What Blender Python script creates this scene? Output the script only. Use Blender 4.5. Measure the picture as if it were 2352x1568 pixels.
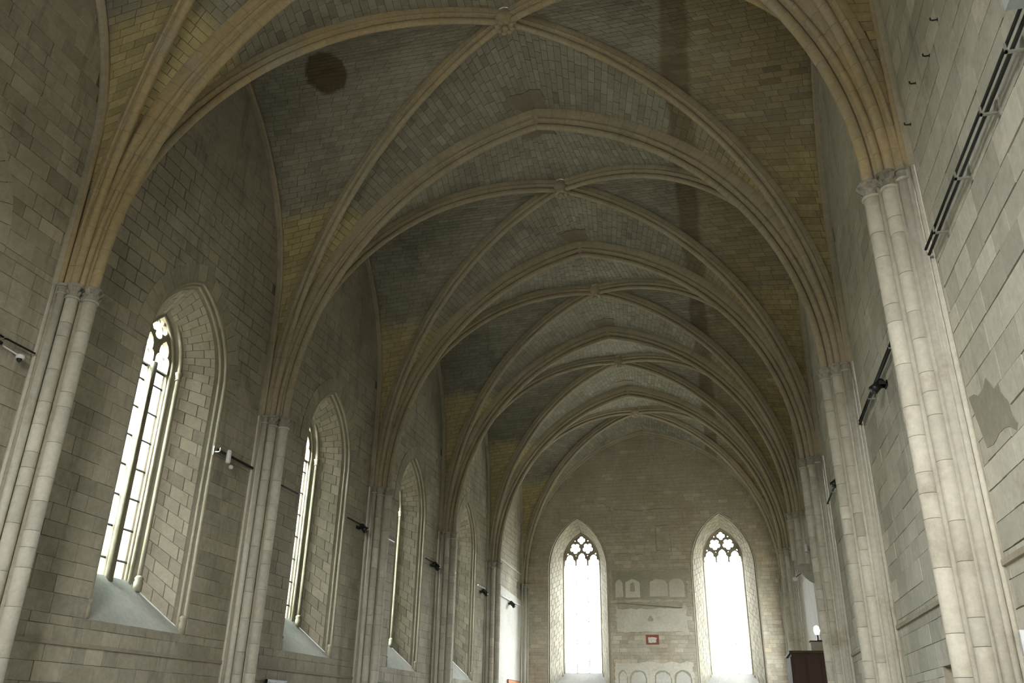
import bpy, bmesh, math, random
import numpy as np
from mathutils import Matrix, Vector
random.seed(7); rng = np.random.default_rng(7)
for o in list(bpy.data.objects): bpy.data.objects.remove(o)
SC = bpy.context.scene; COL = SC.collection

# ---------------------------------------------------------------- camera
YAW, PIT, ROL, FPX = -0.25088, 0.42689, 0.0183, 1909.96
CAM = np.array([4.3216, 0.0, 1.7])
Fv = np.array([math.sin(YAW)*math.cos(PIT), math.cos(YAW)*math.cos(PIT), math.sin(PIT)])
_R = np.array([math.cos(YAW), -math.sin(YAW), 0]); _U = np.cross(_R, Fv)
Rv = _R*math.cos(ROL)+_U*math.sin(ROL); Uv = -_R*math.sin(ROL)+_U*math.cos(ROL)
cd = bpy.data.cameras.new('camera'); cam = bpy.data.objects.new('camera', cd); COL.objects.link(cam)
cam.matrix_world = Matrix(((Rv[0], Uv[0], -Fv[0], CAM[0]), (Rv[1], Uv[1], -Fv[1], CAM[1]), (Rv[2], Uv[2], -Fv[2], CAM[2]), (0, 0, 0, 1)))
cd.sensor_width = 36; cd.lens = FPX/2352*36; cd.clip_end = 300
SC.camera = cam
# ---------------------------------------------------------------- world, exposure
w = bpy.data.worlds.new('world'); SC.world = w; w.use_nodes = True
nt = w.node_tree; bg = nt.nodes['Background']
sky = nt.nodes.new('ShaderNodeTexSky'); sky.sky_type = 'NISHITA'; sky.sun_disc = False; sky.sun_elevation = math.radians(40); sky.sun_rotation = math.radians(200)
hs = nt.nodes.new('ShaderNodeHueSaturation'); hs.inputs['Saturation'].default_value = .12; nt.links.new(sky.outputs[0], hs.inputs['Color'])
tc = nt.nodes.new('ShaderNodeTexCoord'); sx = nt.nodes.new('ShaderNodeSeparateXYZ'); nt.links.new(tc.outputs['Generated'], sx.inputs[0])
mr = nt.nodes.new('ShaderNodeMapRange'); mr.inputs[1].default_value = -.04; mr.inputs[2].default_value = .08; nt.links.new(sx.outputs[2], mr.inputs[0])
mx = nt.nodes.new('ShaderNodeMix'); mx.data_type = 'RGBA'; nt.links.new(mr.outputs[0], mx.inputs[0]); mx.inputs[6].default_value = (.16, .165, .13, 1)
ad = nt.nodes.new('ShaderNodeMix'); ad.data_type = 'RGBA'; ad.inputs[0].default_value = .35; nt.links.new(hs.outputs[0], ad.inputs[6]); ad.inputs[7].default_value = (1, .985, .94, 1)   # thin bright overcast over a clear sky
nt.links.new(ad.outputs[2], mx.inputs[7]); nt.links.new(mx.outputs[2], bg.inputs[0])
bg.inputs[1].default_value = SKY = 30.0
vs = SC.view_settings; vs.view_transform = 'Standard'; vs.look = 'None'; vs.gamma = 1; vs.use_curve_mapping = False
vs.exposure = -1.03


# ---------------------------------------------------------------- dimensions
WX = 7.6                      # wall planes x = +-WX
T1, BAY = 11.742, 7.637
TY = [T1+(k-1)*BAY for k in range(-1, 7)]      # T-1 (rear wall) .. wall ; TY[i], i=0..7 ; T1 = TY[2]
YR, YE = TY[0], TY[7]
ZS = {-1: 9.07, 1: 9.36}      # capital tops, left / right
ZA, ZB = 17.65, 17.98         # intrados at transverse apex, at boss
SN = {-1: 'left', 1: 'right'}
ORD = ['', 'first', 'second', 'third', 'fourth', 'fifth', 'sixth', 'seventh']

# ---------------------------------------------------------------- materials
def nodes(m):
    m.use_nodes = True; t = m.node_tree; b = t.nodes['Principled BSDF']; return t, b
def rgb(h): 
    c = [int(h[i:i+2], 16)/255 for i in (0, 2, 4)]
    return [x/12.92 if x <= .04045 else ((x+.055)/1.055)**2.4 for x in c]
def math_n(t, op, a, b=None, clamp=False):
    n = t.nodes.new('ShaderNodeMath'); n.operation = op; n.use_clamp = clamp
    for i, v in enumerate((a, b)):
        if v is None: continue
        if isinstance(v, (int, float)): n.inputs[i].default_value = v
        else: t.links.new(v, n.inputs[i])
    return n.outputs[0]
def mix_n(t, f, a, b, mode='MIX'):
    n = t.nodes.new('ShaderNodeMix'); n.data_type = 'RGBA'; n.blend_type = mode
    for s, v in ((n.inputs[0], f), (n.inputs[6], a), (n.inputs[7], b)):
        if isinstance(v, (int, float)): s.default_value = v
        elif isinstance(v, (list, tuple)): s.default_value = (*v, 1) if len(v) == 3 else v
        else: t.links.new(v, s)
    return n.outputs[2]
def ramp_n(t, v, a, b):
    n = t.nodes.new('ShaderNodeMapRange'); n.interpolation_type = 'SMOOTHSTEP'
    n.inputs[1].default_value = a; n.inputs[2].default_value = b; t.links.new(v, n.inputs[0]); return n.outputs[0]
def noise_n(t, vec, sc, det=4, rough=.6):
    n = t.nodes.new('ShaderNodeTexNoise'); n.inputs['Scale'].default_value = sc; n.inputs['Detail'].default_value = det
    n.inputs['Roughness'].default_value = rough; t.links.new(vec, n.inputs['Vector']); return n.outputs[0]
def stone(name, c1, c2, c3=None, tonek=.2, bump=.35, zones=None, rough=.9, objk=.25, stain=.35, streak=0):
    """weathered limestone: colour c1/c2 by slow noise, c3 (dark stains), per stone tone, fine grain"""
    def soft(c): l = .3*c[0]+.6*c[1]+.1*c[2]; return [v+(l-v)*.28 for v in c]
    c1, c2 = soft(c1), soft(c2); c3 = soft(c3) if c3 else None
    m = bpy.data.materials.new(name); t, b = nodes(m)
    g = t.nodes.new('ShaderNodeNewGeometry'); P = g.outputs['Position']
    a = ramp_n(t, noise_n(t, P, .45, 5, .65), .38, .64)
    col = mix_n(t, a, list(c1), list(c2))
    st = ramp_n(t, noise_n(t, P, 1.1, 6, .7), .54, .72)
    col = mix_n(t, math_n(t, 'MULTIPLY', st, stain), col, list(c3 or [x*.45 for x in c1]))
    if zones: col = zones(t, P, col)
    if streak:
        mp = t.nodes.new('ShaderNodeMapping'); mp.inputs['Scale'].default_value = (1, 1, .09); t.links.new(P, mp.inputs[0])
        sk = ramp_n(t, noise_n(t, mp.outputs[0], 2.2, 5, .7), .53, .68)
        col = mix_n(t, math_n(t, 'MULTIPLY', sk, streak), col, [x*.5 for x in c1])
    at = t.nodes.new('ShaderNodeAttribute'); at.attribute_name = 'tone'
    oi = t.nodes.new('ShaderNodeObjectInfo')
    k = math_n(t, 'ADD', 1.0, math_n(t, 'MULTIPLY', at.outputs['Fac'], tonek))
    k = math_n(t, 'ADD', k, math_n(t, 'MULTIPLY', math_n(t, 'SUBTRACT', oi.outputs['Random'], .5), objk))
    fine = noise_n(t, P, 9, 6, .75)
    k = math_n(t, 'MULTIPLY', k, math_n(t, 'ADD', .66, math_n(t, 'MULTIPLY', fine, .68)))
    v = t.nodes.new('ShaderNodeCombineXYZ')
    for i in range(3): t.links.new(k, v.inputs[i])
    col = mix_n(t, 1.0, col, v.outputs[0], 'MULTIPLY')
    t.links.new(col, b.inputs['Base Color']); b.inputs['Roughness'].default_value = rough
    b.inputs['Specular IOR Level'].default_value = .15
    if bump:
        bp = t.nodes.new('ShaderNodeBump'); bp.inputs['Strength'].default_value = bump; bp.inputs['Distance'].default_value = .02
        t.links.new(noise_n(t, P, 22, 6, .7), bp.inputs['Height']); t.links.new(bp.outputs[0], b.inputs['Normal'])
    return m
def flat(name, c, rough=.6, metal=0, emit=None):
    m = bpy.data.materials.new(name); t, b = nodes(m)
    g = t.nodes.new('ShaderNodeNewGeometry'); nz = noise_n(t, g.outputs['Position'], 14, 4)
    col = mix_n(t, nz, [x*.8 for x in c], [min(1, x*1.15) for x in c])
    t.links.new(col, b.inputs['Base Color']); b.inputs['Roughness'].default_value = rough; b.inputs['Metallic'].default_value = metal
    if emit: b.inputs['Emission Color'].default_value = (*emit[0], 1); b.inputs['Emission Strength'].default_value = emit[1]
    return m
def sep(t, P):
    s = t.nodes.new('ShaderNodeSeparateXYZ'); t.links.new(P, s.inputs[0]); return s.outputs
def web_zones(t, P, col):
    x, y, z = sep(t, P)
    # ochre wash low on the cells, browner on the right flank
    low = math_n(t, 'SUBTRACT', 1.0, ramp_n(t, math_n(t, 'ADD', z, math_n(t, 'MULTIPLY', noise_n(t, P, .9, 3), 1.4)), 15.5, 16.1))
    far = ramp_n(t, math_n(t, 'ABSOLUTE', x, 0.0), 3.2, 4.6)
    col = mix_n(t, math_n(t, 'MULTIPLY', math_n(t, 'MULTIPLY', low, far), .85), col, [.52, .455, .24])
    right = ramp_n(t, x, 3.9, 5.0)
    br = ramp_n(t, noise_n(t, P, 1.3, 6, .75), .40, .58)
    col = mix_n(t, math_n(t, 'MULTIPLY', right, math_n(t, 'ADD', .35, math_n(t, 'MULTIPLY', br, .45))), col, [.32, .26, .145])
    # long brown stain running the length of the vault, right of the ridge
    wob = math_n(t, 'MULTIPLY', math_n(t, 'SUBTRACT', noise_n(t, P, .7, 4), .5), .5)
    d = math_n(t, 'ABSOLUTE', math_n(t, 'ADD', math_n(t, 'SUBTRACT', x, 4.15), wob), 0.0)
    band = math_n(t, 'SUBTRACT', 1.0, ramp_n(t, d, .24, .42))
    col = mix_n(t, math_n(t, 'MULTIPLY', band, .7), col, [.135, .10, .055])
    # round dark damp patch high in the left cell of the nearest bay
    v = t.nodes.new('ShaderNodeVectorMath'); v.operation = 'DISTANCE'; v.inputs[1].default_value = (-5.3, 16.2, 18.1); t.links.new(P, v.inputs[0])
    dp = math_n(t, 'SUBTRACT', 1.0, ramp_n(t, math_n(t, 'ADD', v.outputs['Value'], math_n(t, 'MULTIPLY', noise_n(t, P, 2.5, 4), .35)), .72, .84))
    col = mix_n(t, math_n(t, 'MULTIPLY', dp, .85), col, [.10, .068, .04])
    return col
def rib_zones(t, P, col):
    x, y, z = sep(t, P)
    near = math_n(t, 'SUBTRACT', 1.0, ramp_n(t, y, 13, 20))
    oc = ramp_n(t, noise_n(t, P, .8, 3), .3, .6)
    return mix_n(t, math_n(t, 'MULTIPLY', math_n(t, 'ADD', .25, math_n(t, 'MULTIPLY', near, .6)), oc), col, [.47, .375, .215])
def end_zones(t, P, col):
    x, y, z = sep(t, P)
    return mix_n(t, math_n(t, 'MULTIPLY', ramp_n(t, noise_n(t, P, .6, 5, .7), .45, .62), .5), col, [.46, .385, .27])
M = {}
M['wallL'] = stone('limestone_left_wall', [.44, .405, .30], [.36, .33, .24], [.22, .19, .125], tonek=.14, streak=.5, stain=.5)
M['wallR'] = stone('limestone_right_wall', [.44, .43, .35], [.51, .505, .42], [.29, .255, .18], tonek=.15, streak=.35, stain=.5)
M['wallE'] = stone('limestone_end_wall', [.58, .53, .40], [.50, .45, .33], [.33, .27, .18], tonek=.10, zones=end_zones)
M['wallpatch'] = stone('rough_mortar_render', [.36, .345, .275], [.31, .295, .225], tonek=0, objk=0, bump=.8)
M['mortar'] = stone('old_mortar', [.20, .18, .12], [.15, .135, .09], tonek=0, objk=0, bump=.2)
M['mortar_pale'] = stone('pale_mortar', [.33, .305, .225], [.27, .25, .18], tonek=0, objk=0, bump=.2)
M['web'] = stone('vault_web_stone', [.265, .25, .185], [.33, .315, .245], [.15, .14, .10], tonek=.2, zones=web_zones, stain=.5)
M['webback'] = stone('vault_joint_mortar', [.13, .12, .085], [.16, .15, .105], tonek=0, objk=0, bump=.2)
M['webbrown'] = stone('brown_mortar_cap', [.27, .22, .15], [.22, .18, .12], tonek=0, objk=0)
M['rib'] = stone('rib_stone', [.46, .405, .285], [.40, .355, .25], [.27, .21, .12], tonek=.1, zones=rib_zones, objk=.08)
M['ribcore'] = stone('rib_joint', [.26, .22, .14], [.22, .19, .12], tonek=0, objk=0, bump=0)
M['pier'] = stone('pier_stone', [.50, .475, .375], [.57, .55, .45], [.33, .29, .20], tonek=.1, objk=.24, stain=.6)
M['piercore'] = stone('pier_core_stone', [.38, .34, .245], [.32, .285, .2], tonek=0, objk=0)
M['cap'] = stone('carved_capital_stone', [.42, .40, .32], [.34, .33, .27], [.16, .15, .11], objk=.15, stain=.8, bump=.8)
M['splay'] = stone('embrasure_stone', [.50, .46, .34], [.44, .405, .30], [.33, .28, .18], tonek=.16)
M['splayE_shade'] = stone('end_embrasure_shaded_stone', [.33, .305, .215], [.29, .265, .185], [.20, .17, .11], tonek=.13)  # darker copy of the embrasure stone, shade of the end splays in the colour
M['frame'] = stone('window_frame_stone', [.38, .345, .25], [.33, .30, .21], [.25, .2, .12], objk=.1)
M['sill'] = stone('smooth_sill_render', [.36, .37, .33], [.42, .42, .37], [.27, .27, .24], tonek=0, objk=.05, bump=.1, stain=.2)
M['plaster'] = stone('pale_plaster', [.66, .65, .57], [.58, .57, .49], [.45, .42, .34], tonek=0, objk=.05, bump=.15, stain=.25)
M['plasterold'] = stone('old_fresco_plaster', [.66, .63, .52], [.58, .54, .44], [.42, .30, .22], tonek=0, objk=.1, bump=.2, stain=.6)
M['frescodark'] = stone('dark_fresco_plaster', [.36, .335, .24], [.42, .39, .28], [.23, .20, .14], tonek=0, objk=.05, stain=.5)
M['red'] = stone('red_ochre_paint', [.33, .06, .03], [.28, .08, .05], tonek=0, objk=0, bump=0)
M['iron'] = flat('black_iron', [.02, .021, .018], .5)
M['pipe'] = flat('dark_grey_conduit', [.016, .017, .014], .9)
M['black'] = flat('black_lacquer', [.012, .013, .013], .4)
M['white'] = flat('white_plastic', [.75, .76, .78], .35)
M['galv'] = flat('galvanised_steel', [.42, .42, .38], .4, .6)
M['wood'] = flat('dark_brown_wood', [.045, .026, .015], .85)
M['orange'] = flat('orange_fabric', [.65, .22, .05], .7)
M['screen'] = flat('dark_screen', [.015, .018, .022], .25)
M['bluegrey'] = flat('pale_blue_grey_metal', [.42, .50, .53], .35)
M['bulb'] = flat('lit_bulb', [1, 1, 1], .3, 0, ((1, .97, .9), 14))
M['floor'] = stone('floor_flagstone', [.50, .46, .36], [.44, .41, .32], tonek=.1)
def glass(name, c):
    m = bpy.data.materials.new(name); m.use_nodes = True; t = m.node_tree; t.nodes.clear()
    o = t.nodes.new('ShaderNodeOutputMaterial'); tr = t.nodes.new('ShaderNodeBsdfTransparent'); gl = t.nodes.new('ShaderNodeBsdfGlossy'); mx = t.nodes.new('ShaderNodeMixShader')
    g = t.nodes.new('ShaderNodeNewGeometry'); nz = noise_n(t, g.outputs['Position'], 3, 3)
    col = mix_n(t, nz, list(c), [.97, .97, .97]); t.links.new(col, tr.inputs[0]); gl.inputs['Roughness'].default_value = .15
    mx.inputs[0].default_value = .06; t.links.new(tr.outputs[0], mx.inputs[1]); t.links.new(gl.outputs[0], mx.inputs[2]); t.links.new(mx.outputs[0], o.inputs[0])
    return m
M['glassL'] = glass('old_clear_glass_greenish', (.80, .90, .80))
M['glassE'] = glass('old_clear_glass_end', (.90, .92, .93))
M['glassR'] = glass('old_clear_glass_right', (.90, .93, .90))
M['glassB'] = glass('old_clear_glass_rear', (.93, .90, .84))
def portal(name, c, nrm, sx_, sz_):
    """marks a window opening so the sky light is sampled through it"""
    l = bpy.data.lights.new(name, 'AREA'); l.shape = 'RECTANGLE'; l.size = sx_; l.size_y = sz_; l.cycles.is_portal = True
    o = bpy.data.objects.new(name, l); COL.objects.link(o); o.location = c
    o.rotation_euler = Vector(nrm).to_track_quat('-Z', 'Z').to_euler(); return o

# ---------------------------------------------------------------- object helpers
def link(name, me, parent=None, mat=None, mw=None):
    o = bpy.data.objects.new(name, me); COL.objects.link(o)
    if mat is not None and me is not None and not me.materials: me.materials.append(M[mat])
    if parent is not None: o.parent = parent
    if mw is not None: o.matrix_world = mw if parent is None else mw
    if mw is not None and parent is not None: o.matrix_parent_inverse = Matrix(); o.matrix_basis = parent_inv(parent) @ mw
    return o
PW = {}
def parent_inv(p):
    m = PW.get(p.name)
    return m if m is not None else Matrix()
def empty(name, loc=(0, 0, 0), label=None, cat=None, group=None, kind=None):
    o = bpy.data.objects.new(name, None); COL.objects.link(o); o.location = loc; o.empty_display_size = .2
    PW[o.name] = Matrix.Translation(-Vector(loc)); tag(o, label, cat, group, kind); return o
def tag(o, label=None, cat=None, group=None, kind=None):
    if label: o['label'] = label
    if cat: o['category'] = cat
    if group: o['group'] = group
    if kind: o['kind'] = kind
    return o
def mesh(name, V, Fc, tone=None, smooth=False):
    me = bpy.data.meshes.new(name); me.from_pydata([tuple(v) for v in V], [], [tuple(f) for f in Fc])
    if tone is not None:
        a = me.attributes.new('tone', 'FLOAT', 'FACE'); a.data.foreach_set('value', np.asarray(tone, 'f'))
    if smooth: me.polygons.foreach_set('use_smooth', [True]*len(me.polygons))
    me.update(); return me
def put(name, V, Fc, mat, parent=None, smooth=False, tone=None, mat2=None):
    """world-space geometry under a parent (parent at a location)"""
    V = np.asarray(V, float)
    if parent is not None and parent.type == 'EMPTY': V = V-np.array(parent.location)
    return link(name, mesh(name, V, Fc, tone, smooth), parent, mat)
def fixn(V, Fc):
    return V, Fc
def box(cx, cy, cz, sx, sy, sz):
    V = [(cx+a*sx/2, cy+b*sy/2, cz+c*sz/2) for a in (-1, 1) for b in (-1, 1) for c in (-1, 1)]
    return V, [(0, 1, 3, 2), (4, 6, 7, 5), (0, 4, 5, 1), (2, 3, 7, 6), (0, 2, 6, 4), (1, 5, 7, 3)]
def bbox(x0, x1, y0, y1, z0, z1): return box((x0+x1)/2, (y0+y1)/2, (z0+z1)/2, abs(x1-x0), abs(y1-y0), abs(z1-z0))
def join(*gs):
    V = []; Fc = []
    for v, f in gs:
        n = len(V); V += list(v); Fc += [tuple(i+n for i in q) for q in f]
    return V, Fc
def tube(pts, r, n=8, closed=False, cap=True):
    P = [np.array(p, float) for p in pts]; N = len(P); V = []; Fc = []
    prev = None
    for i in range(N):
        a = P[(i-1) % N] if (i > 0 or closed) else P[i]; b = P[(i+1) % N] if (i < N-1 or closed) else P[i]
        t = b-a; t = t/np.linalg.norm(t)
        if prev is None:
            u = np.cross(t, (0, 0, 1.)) if abs(t[2]) < .9 else np.cross(t, (0, 1., 0))
        else: u = prev-t*(prev@t)
        u = u/np.linalg.norm(u); prev = u; v = np.cross(t, u)
        rr = r[i] if hasattr(r, '__len__') else r
        for k in range(n):
            th = 2*math.pi*k/n; V.append(P[i]+rr*(u*math.cos(th)+v*math.sin(th)))
    for i in range(N if closed else N-1):
        for k in range(n):
            a = i*n+k; b = i*n+(k+1) % n; c = ((i+1) % N)*n+(k+1) % n; d = ((i+1) % N)*n+k
            Fc.append((a, b, c, d))
    if cap and not closed:
        Fc.append(tuple(range(n))[::-1]); Fc.append(tuple((N-1)*n+k for k in range(n)))
    return V, Fc
def lathe(prof, n=16, c=(0, 0, 0)):
    V = []; Fc = []
    for r, z in prof:
        for k in range(n):
            a = 2*math.pi*k/n; V.append((c[0]+r*math.cos(a), c[1]+r*math.sin(a), c[2]+z))
    for i in range(len(prof)-1):
        for k in range(n): Fc.append((i*n+k, i*n+(k+1) % n, (i+1)*n+(k+1) % n, (i+1)*n+k))
    Fc.append(tuple(range(n))[::-1]); Fc.append(tuple((len(prof)-1)*n+k for k in range(n)))
    return V, Fc
def proj(X):
    d = np.asarray(X, float)-CAM; z = d@Fv
    return 1176+FPX*(d@Rv)/z, 784-FPX*(d@Uv)/z, z
def area_px(Q):
    """projected size of a quad (4x3); 0 when outside the frame"""
    x, y, z = proj(Q)
    if (z < .5).any(): return 0
    if x.max() < 0 or x.min() > 2352 or y.max() < 0 or y.min() > 1568: return 0
    return .5*abs(sum(x[i]*y[(i+1) % 4]-x[(i+1) % 4]*y[i] for i in range(4)))
BOXF = [(0, 1, 2, 3), (4, 5, 1, 0), (5, 6, 2, 1), (6, 7, 3, 2), (7, 4, 0, 3)]
def emit(stones, parent, mat, name, stuffname, nmax=300, amin=110.):
    """stones: list of (8 verts: front quad, back quad ; tone). The largest in view become parts, the rest one joined part."""
    if not stones: return
    ar = np.array([area_px(np.array(s[0][:4])) for s in stones])
    order = np.argsort(-ar); ind = set(int(i) for i in order[:nmax] if ar[i] >= amin)
    V = []; Fc = []; T = []
    off = np.array(parent.location) if parent is not None else 0
    for i, (v8, tn) in enumerate(stones):
        if i in ind:
            c = np.mean(v8, 0)
            me = mesh(name, np.array(v8)-c, BOXF, [tn]*5); o = link(name, me, parent, mat); o.location = c-off
        else:
            n = len(V); V += [np.array(p)-off for p in v8]; Fc += [tuple(k+n for k in q) for q in BOXF]; T += [tn]*5
    if V:
        o = link(stuffname, mesh(stuffname, V, Fc, T), parent, mat); o['kind'] = 'stuff'

# ---------------------------------------------------------------- wall frames: (u, z, d) -> world, d = depth behind the wall face
def frame_side(sgn): return lambda u, z, d: np.array([sgn*(WX+d), u, z])
def frame_end(u, z, d): return np.array([u, YE+d, z])
def frame_rear(u, z, d): return np.array([u, YR-d, z])
def arch_h(hw, rise, du):
    """height above springing of a pointed arch at offset du from its axis"""
    R = (rise**2+hw**2)/(2*hw); return math.sqrt(max(0, R*R-(abs(du)+R-hw)**2))
def arch_pts(hw, zsp, rise, n):
    """points from the left springing over the apex to the right springing: (u, z), 2n+1 points"""
    R = (rise**2+hw**2)/(2*hw); c = R-hw; am = math.acos(c/R); pts = []
    for i in range(n+1):
        a = am*i/n; pts.append((-(R*math.cos(a)-c), zsp+R*math.sin(a)))
    return pts+[(-u, z) for u, z in pts[:-1][::-1]]
def outline(hw, zsill, zsp, rise, nj, na):
    L = [(-hw, zsill+(zsp-zsill)*i/nj) for i in range(nj)]
    return L+arch_pts(hw, zsp, rise, na)+[(-u, z) for u, z in L[::-1]]
def blocked(holes, u, z):
    for h in holes:
        if h['k'] == 'arch':
            du = abs(u-h['c'])
            if h['z0'] < z and ((z < h['zs'] and du < h['hw']) or (z >= h['zs'] and du < h['hw']+h['ring'] and z-h['zs'] < arch_h(h['hw']+h['ring'], h['rise']+h['ring']*1.02, min(du, h['hw']+h['ring'])))):
                return True
    return False
def build_wall(name, fr, u0, u1, z0, ztop, holes, rects, mat, mortar, zfn=None, course=(.27, .36), length=(.38, .78), gap=.010, gapfn=None, nmax=300, label=None, z_lo=.9, skip=None):
    root = empty(name, kind='structure', label=label)
    # backing wall with real openings, in vertical strips
    us = set(np.arange(u0, u1, .8).tolist()+[u0, u1])
    for h in holes:
        for a in np.linspace(-h['hw'], h['hw'], 25): us.add(h['c']+float(a))
    for r in rects: us.add(r[0]); us.add(r[1])
    us = sorted(us); V = []; Fc = []
    def quad(a, b, za0, zb0, za1, zb1):
        n = len(V)
        for u, z in ((a, za0), (b, zb0), (b, zb1), (a, za1)): V.append(fr(u, z, 0.012))
        Fc.append((n, n+1, n+2, n+3))
    for a, b in zip(us[:-1], us[1:]):
        if b-a < 1e-5: continue
        m = (a+b)/2; done = False
        for h in holes:
            if abs(m-h['c']) < h['hw']:
                quad(a, b, z0, z0, h['z0'], h['z0'])
                za, zb = (h['zs']+arch_h(h['hw'], h['rise'], min(abs(u-h['c']), h['hw'])) for u in (a, b))
                quad(a, b, za, zb, ztop, ztop); done = True
        for r in rects:
            if r[0] < m < r[1]:
                quad(a, b, z0, z0, r[2], r[2]); quad(a, b, r[3], r[3], ztop, ztop); done = True
        if not done: quad(a, b, z0, z0, ztop, ztop)
    link('mortar_bed', mesh('mortar_bed', V, Fc), root, mortar)
    for r in rects:      # dark recesses
        if r[4] < .1: continue
        (a, b, c, d, dep) = r; p = lambda u, z, q: fr(u, z, q)
        V = [p(a, c, 0), p(b, c, 0), p(b, d, 0), p(a, d, 0), p(a, c, dep), p(b, c, dep), p(b, d, dep), p(a, d, dep)]
        link('niche_recess', mesh('niche_recess', V, [(4, 5, 6, 7), (0, 1, 5, 4), (1, 2, 6, 5), (2, 3, 7, 6), (3, 0, 4, 7)]), root, 'piercore')
    # masonry
    BRK = sorted({h['z0'] for h in holes}|{h['zs'] for h in holes}|{r[3] for r in rects})
    stones = []; z = z_lo; ci = 0
    while z < ztop:
        hc = random.uniform(*course)
        for zb_ in BRK:
            if z < zb_-.02 and z+hc > zb_-.12: hc = zb_-z; break
        u = u0-random.uniform(0, .6)
        while u < u1:
            ln = random.uniform(*length); a, b = max(u, u0), min(u+ln, u1); u += ln
            if b-a < .08: continue
            c, d = z, min(z+hc, ztop)
            mz, mu = (c+d)/2, (a+b)/2
            if zfn and mz > zfn(mu): continue
            if skip and skip(mu, mz): continue
            drop = False
            for h in holes:       # cut to the straight jamb
                if h['z0'] < mz < h['zs']:
                    e0, e1 = h['c']-h['hw'], h['c']+h['hw']
                    if a >= e0 and b <= e1: drop = True
                    elif a < e0 < b and b <= e1+.2: b = e0
                    elif a < e1 < b and a >= e0-.2: a = e1
                elif mz <= h['z0'] and d > h['z0'] and h['c']-h['hw'] < mu < h['c']+h['hw']: d = h['z0']
                elif mz > h['z0'] and c < h['z0'] and h['c']-h['hw'] < mu < h['c']+h['hw']: drop = True
            for r in rects:
                if c < r[3] and d > r[2]:
                    if a >= r[0] and b <= r[1]: drop = True
                    elif a < r[0] < b: b = r[0]
                    elif a < r[1] < b: a = r[1]
            if drop or b-a < .04 or d-c < .03: continue
            ks = [k_ for k_ in range(9) if not all(blocked(holes, a+(b-a)*(k_+.5)/9, zz) for zz in (c+.02, mz, d-.02))]
            if not ks: continue
            if len(ks) < 9: a, b = a+(b-a)*ks[0]/9, a+(b-a)*(ks[-1]+1)/9
            g = (gapfn((a+b)/2, mz) if gapfn else gap)/2
            pr = -random.uniform(.0, .012); j = lambda: random.uniform(-.004, .004)
            q = [(a+g, c+g), (b-g, c+g), (b-g, d-g), (a+g, d-g)]
            fq = [fr(x+j(), y+j(), pr) for x, y in q]; bq = [fr(x, y, .03) for x, y in q]
            # tone: mostly close, some pale or dark replacements
            tn = random.gauss(0, .38)
            if random.random() < .05: tn += .9
            if random.random() < .03: tn -= .6
            if mz > 12.5: tn *= .35
            stones.append((fq+bq, tn))
        z += hc; ci += 1
    emit(stones, root, mat, 'stone_block', 'small_masonry', nmax)
    return root

# ---------------------------------------------------------------- windows
def foil(cx, cz, R, n, ph=0, m=8, depth=.62):
    pts = []
    for i in range(n*m):
        a = 2*math.pi*i/(n*m); k = abs(math.cos(n*a/2))
        r = R*(depth+(1-depth)*k**.55); pts.append((cx+r*math.sin(a+ph), cz+r*math.cos(a+ph)))
    return pts
def lancet_head(cx, hw, z0, zt):
    """trefoil-cusped light head: closed loop from z0 up"""
    h = zt-z0; pts = [(-hw, 0), (hw, 0), (hw, .34*h), (hw*.93, .44*h), (hw*.76, .50*h), (hw*.60, .51*h), (hw*.66, .60*h), (hw*.62, .73*h), (hw*.42, .88*h), (0, h)]
    pts += [(-a, b) for a, b in pts[::-1][1:8]]
    return [(cx+a, z0+b) for a, b in pts]
def plate(name, outer, holes, thick, bev, fr, d, c, parent, mat):
    """pierced stone plate from 2-D loops, via a filled curve converted to a mesh"""
    cu = bpy.data.curves.new(name, 'CURVE'); cu.dimensions = '2D'; cu.fill_mode = 'BOTH'; cu.extrude = thick/2; cu.bevel_depth = bev; cu.bevel_resolution = 1
    for lp in [outer]+holes:
        s = cu.splines.new('POLY'); s.points.add(len(lp)-1)
        for p, (a, b) in zip(s.points, lp): p.co = (a, b, 0, 1)
        s.use_cyclic_u = True
    ob = bpy.data.objects.new('tmp', cu); COL.objects.link(ob); dg = bpy.context.evaluated_depsgraph_get()
    me = bpy.data.meshes.new_from_object(ob.evaluated_get(dg)); bpy.data.objects.remove(ob); bpy.data.curves.remove(cu)
    off = np.array(parent.location)
    for v in me.vertices: v.co = Vector(fr(c+v.co.x, v.co.y, d+v.co.z)-off)
    me.materials.clear(); me.name = name; return link(name, me, parent, mat)
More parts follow.
